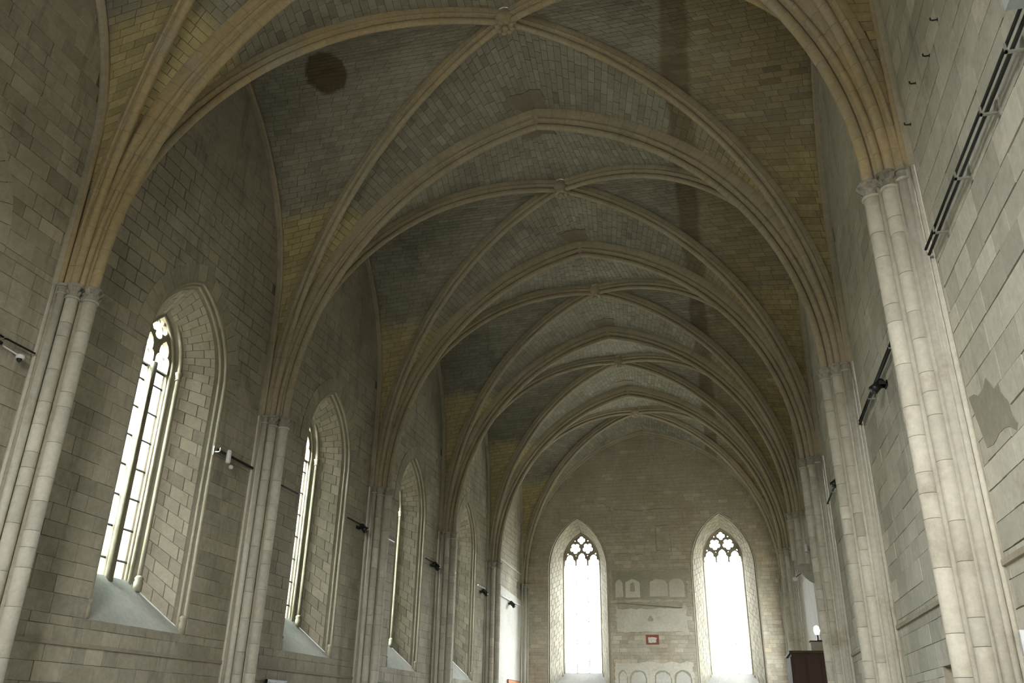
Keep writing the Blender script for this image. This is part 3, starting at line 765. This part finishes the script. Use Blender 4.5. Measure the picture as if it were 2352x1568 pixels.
for bi in range(1, 7):
    yc = BC[bi]
    for sg in (-1, 1):
        for e in (-1, 1):
            root = empty('diagonal_rib', (0, yc, 9), '%s diagonal rib from the %s wall to the %s carved keystone' % ('near' if e < 0 else 'far', SN[sg], KEYN[bi]), 'rib', 'diagonal ribs of the vault')
            Ssp = (sg*Sx, yc+e*(HALF-Sq))
            if bi == 6 and e > 0: Ssp = (sg*(Sx), yc+e*(HALF-.24))
            arc_rib(root, Ssp, (0, yc), ZS[sg], ZB, PD, 'D')
    # carved keystone
    z0 = ZB-.06
    b = empty('vault_boss', (0, yc, z0), '%s carved foliate keystone where diagonal ribs cross' % KEYN[bi], 'keystone', 'carved keystones along the vault ridge')
    V, Fc = lathe([(.02, -.0), (.16, .0), (.22, .03), (.22, .09), (.27, .12), (.30, .18), (.30, .3), (.26, .34), (.26, .6)], 20, (0, yc, z0)); put('keystone_drum', V, Fc, 'rib', b, True)
    V, Fc = lathe([(.01, -.09), (.06, -.085), (.085, -.05), (.07, -.02), (.09, .02)], 12, (0, yc, z0)); put('rosette_center', V, Fc, 'rib', b, True)
    for k in range(8):
        a = 2*math.pi*(k+.5)/8; V = []; Fc = []
        dr = np.array([math.cos(a), math.sin(a), 0]); tn = np.array([-math.sin(a), math.cos(a), 0])
        rows = [(.09, .02, 0.), (.14, .055, -.045), (.19, .07, -.06), (.245, .05, -.035), (.28, .012, .01)]
        for r, wd, z in rows:
            for s in (-1, 0, 1): V.append(np.array([0, yc, z0])+dr*r+tn*s*wd+np.array([0, 0, z+(.02 if s else -.01)]))
        Fc = [(i*3+j, i*3+j+1, i*3+j+4, i*3+j+3) for i in range(4) for j in range(2)]
        put('boss_leaf', V, Fc, 'rib', b, True)
# wall ribs
for bi in range(1, 7):
    yc = BC[bi]
    for sg in (-1, 1):
        root = empty('wall_rib', (sg*WX, yc, 9), 'thin wall rib framing the lunette of the %s bay on the %s' % (KEYN[bi].replace('fifth and farthest', 'farthest'), SN[sg]), 'rib', 'wall ribs where vault meets wall')
        for e in (-1, 1):
            path = []; R = arcR(3.5, 18.0-12.2); c = R-3.5
            for i in range(4): path.append((yc+e*3.5, ZS[sg]+(12.2-ZS[sg])*i/4))
            th = math.acos(c/R)
            for i in range(15): a = th*i/14; path.append((yc+e*(R*math.cos(a)-c), 12.2+R*math.sin(a)))
            V, Fc = tube([(sg*(WX-.10), y, z) for y, z in path], .055, 8); put('rib_roll', V, Fc, 'rib', root, True)
            V, Fc = tube([(sg*(WX-.02), y, z) for y, z in path], .10, 8); put('rib_backing', V, Fc, 'wallL', root, True)

# ---------------------------------------------------------------- piers
SH = [('C', .60, 0, .13), ('B', .385, -.22, .115), ('B', .385, .22, .115), ('A', .20, -.31, .075), ('A', .20, .31, .075), ('L', .045, -.37, .034), ('L', .045, .37, .034)]
DM = {}
def drum_mesh(r, h):
    k = (r, round(h, 3))
    if k not in DM:
        n = 18; V, Fc = lathe([(r-.004, .0), (r, .006), (r, h-.010), (r-.004, h-.004)], n); me = mesh('drum', V, Fc, None, True); me.materials.append(M['pier'])
        for p in me.polygons[-2:]: p.use_smooth = False
        DM[k] = me
    return DM[k]
def pier(i, sg):
    y = TY[i]; zs = ZS[sg]; zbot = 0.
    where = {2: 'nearest', 3: 'second', 4: 'third', 5: 'fourth', 6: 'fifth and farthest', 1: 'hindmost'}[i]
    short = (sg == 1 and i == 5)
    lab = 'clustered pier of slim shafts on the %s wall, %s in the row' % (SN[sg], where)
    if short: lab = 'shortened clustered shafts on the right wall ending on a corbel, above a pale wall area'; zbot = 7.35
    root = empty('clustered_pier', (sg*WX, y, zbot), lab, 'pier', 'clustered wall piers')
    def w(p, q, z): return np.array([sg*(WX-p), y+q, z])
    # hollow-faced core between the shafts
    half = [(0, .40), (.04, .36), (.10, .345), (.145, .29), (.20, .255), (.27, .25), (.31, .20), (.40, .13), (.50, .10), (.55, .08)]
    pl = [(a, b) for a, b in half]+[(a, -b) for a, b in half[::-1]]
    zt = zs-.005
    V = [w(a, b, zbot) for a, b in pl]+[w(a, b, zt) for a, b in pl]; n = len(pl)
    put('pier_core', V, [(k, k+1, n+k+1, n+k) for k in range(n-1)]+[tuple(range(n)), tuple(range(n, 2*n))], 'piercore', root)
    extra = [('L', .50, -.125, .04), ('L', .50, .125, .04), ('L', .30, -.275, .04), ('L', .30, .275, .04), ('L', .12, -.345, .045), ('L', .12, .345, .045)] if sg == 1 else []
    for nm, p, q, r in SH+extra:
        if nm == 'L':
            V, Fc = tube([w(p, q, zbot), w(p, q, zs+(1.2 if r < .035 else -.02))], r, 8); put('slender_shaft', V, Fc, 'pier', root, True); continue
        ztop = zs-.30 if nm != 'A' else zs-.22
        bottom = max(zbot, .0)
        sh = bpy.data.objects.new('shaft', None); COL.objects.link(sh); sh.parent = root; sh.location = Vector(w(p, q, bottom)-np.array(root.location))
        if nm == 'A':
            V, Fc = tube([(0, 0, 0), (0, 0, ztop-bottom)], r, 10); link('drum', mesh('drum', V, Fc, None, True), sh, 'pier'); continue
        z = ztop; hs = [.33, .62, .42, .78, .5, .28, .66]
        k = (i*3+int(q*10)) % 5
        while z > bottom+.3:
            h = hs[k % 7]; k += 1+(k % 3 == 0)
            if z-h < max(bottom, 1.6): h = z-bottom
            o = bpy.data.objects.new('drum', drum_mesh(r, h)); COL.objects.link(o); o.parent = sh; o.location = (0, 0, z-h-bottom); z -= h
    # capitals
    for nm, p, q, r in SH:
        if nm == 'L': continue
        hh = .30 if nm != 'A' else .22
        cp = bpy.data.objects.new('capital', None); COL.objects.link(cp); cp.parent = root; cp.location = Vector(w(p, q, zs-hh)-np.array(root.location))
        k = r/.13
        V, Fc = lathe([(r, 0), (r+.025, .012), (r+.03, .03), (r+.02, .045), (r, .05)], 16); link('astragal', mesh('astragal', V, Fc, None, True), cp, 'pier')
        V, Fc = lathe([(r, .04), (r*1.0, .12), (r*1.12, .19), (r*1.3, hh-.045)], 14); link('bell', mesh('bell', V, Fc, None, True), cp, 'cap')
        V, Fc = lathe([(r*1.35, hh-.05), (r*1.45, hh-.03), (r*1.45, hh-.008), (r*1.38, hh)], 14 if nm != 'C' else 8); link('abacus', mesh('abacus', V, Fc), cp, 'cap')
        if i <= 4:
            for row, (nl, zl, rr, sz) in enumerate(((7, .12, 1.12, .034), (7, .20, 1.35, .040))):
                if nm == 'A' and row: continue
                for m_ in range(nl):
                    a = 2*math.pi*(m_+.5*row)/nl
                    if math.cos(a)*(-sg) < -.35: continue
                    c0 = np.array([r*rr*math.cos(a), r*rr*math.sin(a), zl]); V = []; Fc = []
                    dr = np.array([math.cos(a), math.sin(a), 0]); tn = np.array([-math.sin(a), math.cos(a), 0]); s = sz*k
                    for (o_, wd, zz) in ((-.6, .7, -1.4), (.1, 1.1, -.5), (.9, 1.2, .5), (1.3, .8, 1.0), (.9, .4, .55)):
                        for t_ in (-1, 0, 1): V.append(c0+dr*s*(o_-(.35 if t_ else 0))+tn*s*wd*t_+np.array([0, 0, s*zz]))
                    Fc = [(u*3+v, u*3+v+1, u*3+v+4, u*3+v+3) for u in range(4) for v in range(2)]
                    link('carved_leaf', mesh('carved_leaf', V, Fc, None, True), cp, 'cap')
    if short:
        V = []; Fc = []
        rows = [(0., 1.0), (-.10, 1.05), (-.14, .95), (-.24, .92), (-.30, .72), (-.45, .55), (-.60, .3), (-.68, .1)]
        for z, s in rows:
            for a, b in pl: V.append(w(a*s*1.15, b*s*1.05, zbot+z))
        n = len(pl)
        Fc = [(u*n+k, u*n+k+1, (u+1)*n+k+1, (u+1)*n+k) for u in range(len(rows)-1) for k in range(n-1)]
        put('corbel', V, Fc, 'cap', root)
    else:
        for nm, p, q, r in SH[:3]:
            V, Fc = lathe([(r+.1, 0), (r+.1, .25), (r+.04, .35), (r+.07, .42), (r+.005, .5)], 12, w(p, q, 0)); put('shaft_base', V, Fc, 'pier', root, True)
for i in range(1, 7):
    for sg in (-1, 1): pier(i, sg)
# corner shafts by the end wall
for sg in (-1, 1):
    root = empty('corner_shaft', (sg*(WX-.2), YE-.2, 0), 'slim shaft standing in the far %s corner beside the end wall' % SN[sg], 'pier', 'corner shafts at the end wall')
    for (dx, dy, r) in ((.28, .24, .10), (.12, .36, .06), (.42, .10, .06)):
        x, y = sg*(WX-dx), YE-dy
        V, Fc = tube([(x, y, 0), (x, y, ZS[sg]-.25)], r, 12); put('shaft', V, Fc, 'pier', root, True)
        V, Fc = lathe([(r, 0), (r*1.3, .02), (r*1.1, .06), (r*1.2, .15), (r*1.5, .22), (r*1.5, .25)], 12, (x, y, ZS[sg]-.25)); put('capital', V, Fc, 'cap', root, True)

# ---------------------------------------------------------------- conduits and fittings
def conduit(sg, y0, y1, z, r, mat, label, brackets=(), second=None, d=.10):
    root = empty('cable_conduit', (sg*WX, y0, z), label, 'conduit', 'cable conduits along the side walls')
    V, Fc = tube([(sg*(WX-d), y0, z), (sg*(WX-d), y1, z)], r, 8); put('conduit_pipe', V, Fc, mat, root, True)
    if second:
        V, Fc = tube([(sg*(WX-second[1]), second[2], z+second[0]), (sg*(WX-second[1]), second[3], z+second[0])], second[4], 8); put('conduit_pipe', V, Fc, mat, root, True)
    for yb in brackets:
        V, Fc = join(bbox(sg*WX, sg*(WX-d-.08), yb-.015, yb+.015, z-.06, z-.035), bbox(sg*(WX-d-.08), sg*(WX-d-.06), yb-.015, yb+.015, z-.06, z+.05), bbox(sg*(WX-.0), sg*(WX-.02), yb-.04, yb+.04, z-.12, z+.10)); put('bracket', V, Fc, 'galv', root)
    return root
conduit(1, 4.5, 11.28, 7.78, .022, 'pipe', 'pair of black conduits climbing along the right wall, nearest the camera', [7.2, 8.15, 9.35, 10.6], (.085, .14, 4.5, 11.28, .020), .11)
conduit(1, 12.2, 18.95, 7.83, .028, 'pipe', 'black conduit on the right wall carrying the larger black spotlight', [14.6, 17.2], (.07, .10, 12.2, 18.95, .02))
conduit(1, 19.8, 26.6, 7.85, .028, 'pipe', 'conduit on the right wall between second and third piers', [22.0, 25.0])
conduit(1, 27.4, 34.2, 7.85, .028, 'galv', 'pale conduit on the right wall between third and fourth piers', [30.0])
conduit(-1, 4.5, 11.3, 7.60, .018, 'pipe', 'thin pipes on the left wall before the nearest pier', [9.4, 10.55], (-.13, .12, 4.5, 10.55, .034))
conduit(-1, 17.25, 18.95, 7.60, .032, 'pipe', 'short black conduit between the largest window and second pier', [17.3])
conduit(-1, 19.8, 21.5, 7.55, .022, 'pipe', 'short dark conduit left of the second window')
conduit(-1, 24.95, 26.6, 7.62, .022, 'pipe', 'short conduit between the second window and third pier')
conduit(-1, 27.4, 29.1, 7.62, .026, 'white', 'short white conduit left of the third window')
conduit(-1, 32.6, 34.25, 7.64, .022, 'pipe', 'short conduit between the third window and fourth pier')
conduit(-1, 35.4, 36.6, 7.67, .035, 'white', 'short white conduit left of the farthest splayed window')
conduit(-1, 40.3, 41.5, 7.67, .045, 'white', 'short white conduit right of the farthest splayed window')
conduit(-1, 42.8, 49.8, 7.77, .040, 'white', 'long white conduit across the bright far left wall')
def spot(sg, y, z, label, s=1., mat='black', aim=(0, -.3, -.6), d=.22):
    """cylindrical wall spotlight in a yoke"""
    root = empty('spotlight', (sg*(WX-.05), y, z), label, 'spotlight', 'small spotlights on the conduits')
    c = np.array([sg*(WX-d), y, z]); a = np.array([-sg*abs(.6), aim[1], aim[2]]); a = a/np.linalg.norm(a)
    V, Fc = tube([c-a*.16*s, c-a*.13*s, c+a*.10*s, c+a*.17*s], [.05*s, .085*s, .09*s, .10*s], 14); put('lamp_body', V, Fc, mat, root, True)
    V, Fc = tube([c+a*.172*s, c+a*.18*s], .085*s, 14); put('lens', V, Fc, 'screen', root, True)
    V, Fc = join(bbox(sg*WX, sg*(WX-d), y-.12*s, y-.105*s, z-.02, z+.03), bbox(sg*WX, sg*(WX-d), y+.105*s, y+.12*s, z-.02, z+.03), bbox(sg*WX, sg*(WX-.03), y-.12*s, y+.12*s, z-.05, z+.06)); put('yoke', V, Fc, mat, root)
    for k in (-1, 1):
        pc = c-a*.05*s+np.array([0, k*.12*s, 0]); V, Fc = tube([pc-np.array([0, .015, 0]), pc+np.array([0, .015, 0])], .03*s, 8); put('knob', V, Fc, mat, root)
spot(1, 16.0, 7.62, 'black spotlight in a yoke on the right wall beyond the nearest pier', .95, d=.16)
spot(1, 23.5, 7.72, 'smaller black spotlight on the right wall beyond the second pier', 1.0, d=.16)
spot(-1, 26.0, 7.50, 'black spotlight left of the third pier on the left wall', 1.0)
spot(-1, 33.6, 7.50, 'black spotlight left of the fourth pier on the left wall', 1.15)
spot(-1, 41.1, 7.45, 'dark spotlight under a white conduit left of the fifth pier', 1.15)
spot(-1, 46.8, 7.58, 'small dark spotlight under the long white conduit', 1.2)
# white fittings
def white_lamp(sg, y, z, label, s=1.):
    root = empty('wall_lamp', (sg*(WX-.05), y, z), label, 'lamp', None)
    c = np.array([sg*(WX-.2), y, z])
    V, Fc = lathe([(.05*s, -.16*s), (.06*s, -.14*s), (.06*s, .14*s), (.04*s, .17*s)], 14, c); put('lamp_tube', V, Fc, 'white', root, True)
    V, Fc = join(bbox(sg*WX, sg*(WX-.2), y-.012, y+.012, z+.05, z+.08), bbox(sg*WX, sg*(WX-.02), y-.05, y+.05, z, z+.13)); put('arm', V, Fc, 'galv', root)
    q = c+np.array([0, .16, -.22])*s; V, Fc = lathe([(.01, -.05*s), (.045*s, -.04*s), (.06*s, 0), (.045*s, .04*s), (.01, .055*s)], 12, q); put('small_globe', V, Fc, 'white', root, True)
white_lamp(-1, 17.65, 7.52, 'white cylindrical lamp under the short black conduit, right of the largest window')
white_lamp(1, 34.1, 7.9, 'small pale lamp beside the shortened pier on the right', .9)
root = empty('dome_camera', (-WX, 11.0, 7.35), 'white dome security camera beside the nearest left pier', 'camera')
V, Fc = lathe([(.02, .07), (.06, .065), (.075, .03), (.075, 0), (.05, -.03)], 16, (-WX+.12, 11.0, 7.38)); put('camera_housing', V, Fc, 'white', root, True)
V, Fc = lathe([(.05, .0), (.045, -.03), (.02, -.055), (.002, -.06)], 14, (-WX+.13, 10.985, 7.36)); put('dark_dome', V, Fc, 'black', root, True)
V, Fc = tube([(-WX, 10.7, 7.5), (-WX+.1, 10.9, 7.43), (-WX+.12, 10.98, 7.42)], .014, 6); put('arm', V, Fc, 'white', root, True)
root = empty('flood_lamp', (WX, 6.6, 7.9), 'pale blue-grey lamp housing at the upper right corner, on the black conduits', 'lamp')
V, Fc = bbox(WX-.34, WX-.04, 6.25, 6.62, 7.72, 7.86); put('lamp_housing', V, Fc, 'bluegrey', root)
V, Fc = bbox(WX-.10, WX, 6.3, 6.4, 7.70, 8.0); put('bracket', V, Fc, 'black', root)
for (y, z, nm) in ((9.14, 10.05, 'highest'), (9.71, 9.97, 'second highest'), (10.5, 10.18, 'third highest'), (11.15, 9.95, 'lowest')):
    root = empty('iron_hook', (WX, y, z), 'small rusty iron hook in the upper right wall, %s of four' % nm, 'hook', 'iron hooks in the right wall')
    V, Fc = tube([(WX, y, z), (WX-.07, y, z), (WX-.09, y, z+.01), (WX-.09, y, z+.045)], .011, 6); put('hook_shank', V, Fc, 'iron', root, True)
    V, Fc = bbox(WX-.015, WX, y-.012, y+.012, z-.02, z+.02); put('hook_plate', V, Fc, 'iron', root)
# lamp on the corbel
root = empty('corbel_lamp', (WX-.7, TY[5]-.2, 7.0), 'small round white lamp just under the corbel on the right', 'lamp')
V, Fc = lathe([(.01, -.09), (.07, -.06), (.1, 0), (.07, .06), (.01, .09)], 14, (WX-.70, TY[5]+.1, 6.85)); put('lamp_globe', V, Fc, 'white', root, True)
V, Fc = tube([(WX-.7, TY[5]+.1, 6.9), (WX-.45, TY[5]+.1, 7.05), (WX-.2, TY[5]+.05, 7.0)], .015, 6); put('arm', V, Fc, 'iron', root, True)
# lit sconce and box above the wooden porch
root = empty('wall_sconce', (WX-.2, 33.4, 4.6), 'lit white oval lamp on the right above the brown wooden porch', 'lamp')
V, Fc = lathe([(.01, -.17), (.08, -.13), (.11, 0), (.08, .13), (.01, .17)], 16, (WX-.27, 33.4, 4.83)); put('lit_bulb', V, Fc, 'bulb', root, True)
V, Fc = join(bbox(WX-.30, WX-.24, 33.36, 33.44, 4.3, 4.68), bbox(WX-.28, WX, 33.38, 33.42, 4.45, 4.5)); put('lamp_bracket', V, Fc, 'iron', root)
root = empty('control_box', (WX-.3, 33.4, 3.95), 'brown box standing on the wooden porch under the lit lamp', 'box')
V, Fc = bbox(WX-.55, WX-.05, 33.1, 33.5, 3.99, 4.42); put('box_body', V, Fc, 'piercore', root)
V, Fc = bbox(WX-.58, WX-.05, 33.07, 33.52, 4.42, 4.46); put('box_lid', V, Fc, 'wood', root)
root = empty('wooden_porch', (6.9, 32.4, 0), 'dark brown wooden porch with a flat top against the right wall', 'porch')
V, Fc = bbox(6.22, WX-.02, 31.2, 33.6, 0, 3.9); put('porch_body', V, Fc, 'wood', root)
V, Fc = bbox(6.16, WX-.02, 31.14, 33.66, 3.9, 3.98); put('porch_cornice', V, Fc, 'wood', root)
for k in range(3):
    V, Fc = bbox(6.26+k*.45, 6.64+k*.45, 31.16, 31.2, 1.9, 3.8); put('wood_panel', V, Fc, 'wood', root)
for k in range(5):
    V, Fc = bbox(6.18, 6.22, 31.26+k*.47, 31.66+k*.47, 1.9, 3.8); put('wood_panel', V, Fc, 'wood', root)
# screen, banner, junction box, block
root = empty('display_screen', (-WX, 21.6, 2.2), 'dark flat screen low on the left wall beside the second pier', 'screen')
V, Fc = bbox(-WX+.05, -WX+.13, 21.1, 22.15, 1.9, 2.56); put('screen_case', V, Fc, 'black', root)
V, Fc = bbox(-WX+.13, -WX+.135, 21.15, 22.1, 1.95, 2.52); put('screen_face', V, Fc, 'screen', root)
V, Fc = bbox(-WX+.13, -WX+.14, 21.85, 22.0, 2.4, 2.5); put('screen_sticker', V, Fc, 'bluegrey', root)
root = empty('orange_banner', (-WX, 48, 3), 'orange banner low on the bright far left wall', 'banner')
V, Fc = bbox(-WX+.06, -WX+.12, 46.7, 49.2, 2.0, 3.66); put('banner_cloth', V, Fc, 'orange', root)
V, Fc = tube([(-WX+.09, 46.6, 3.67), (-WX+.09, 49.3, 3.67)], .025, 8); put('banner_rod', V, Fc, 'iron', root)
root = empty('junction_box', (WX, 11.1, 2.47), 'small white box on the right wall at the bottom right of the view', 'box')
V, Fc = bbox(WX-.06, WX, 11.18, 11.24, 2.44, 2.74); put('box_body', V, Fc, 'white', root)
V, Fc = bbox(WX-.065, WX-.06, 11.185, 11.235, 2.46, 2.72); put('box_cover', V, Fc, 'bluegrey', root)
print('objects', len(bpy.data.objects), 'tris', sum(len(o.data.polygons)*2 for o in bpy.data.objects if o.type == 'MESH'))
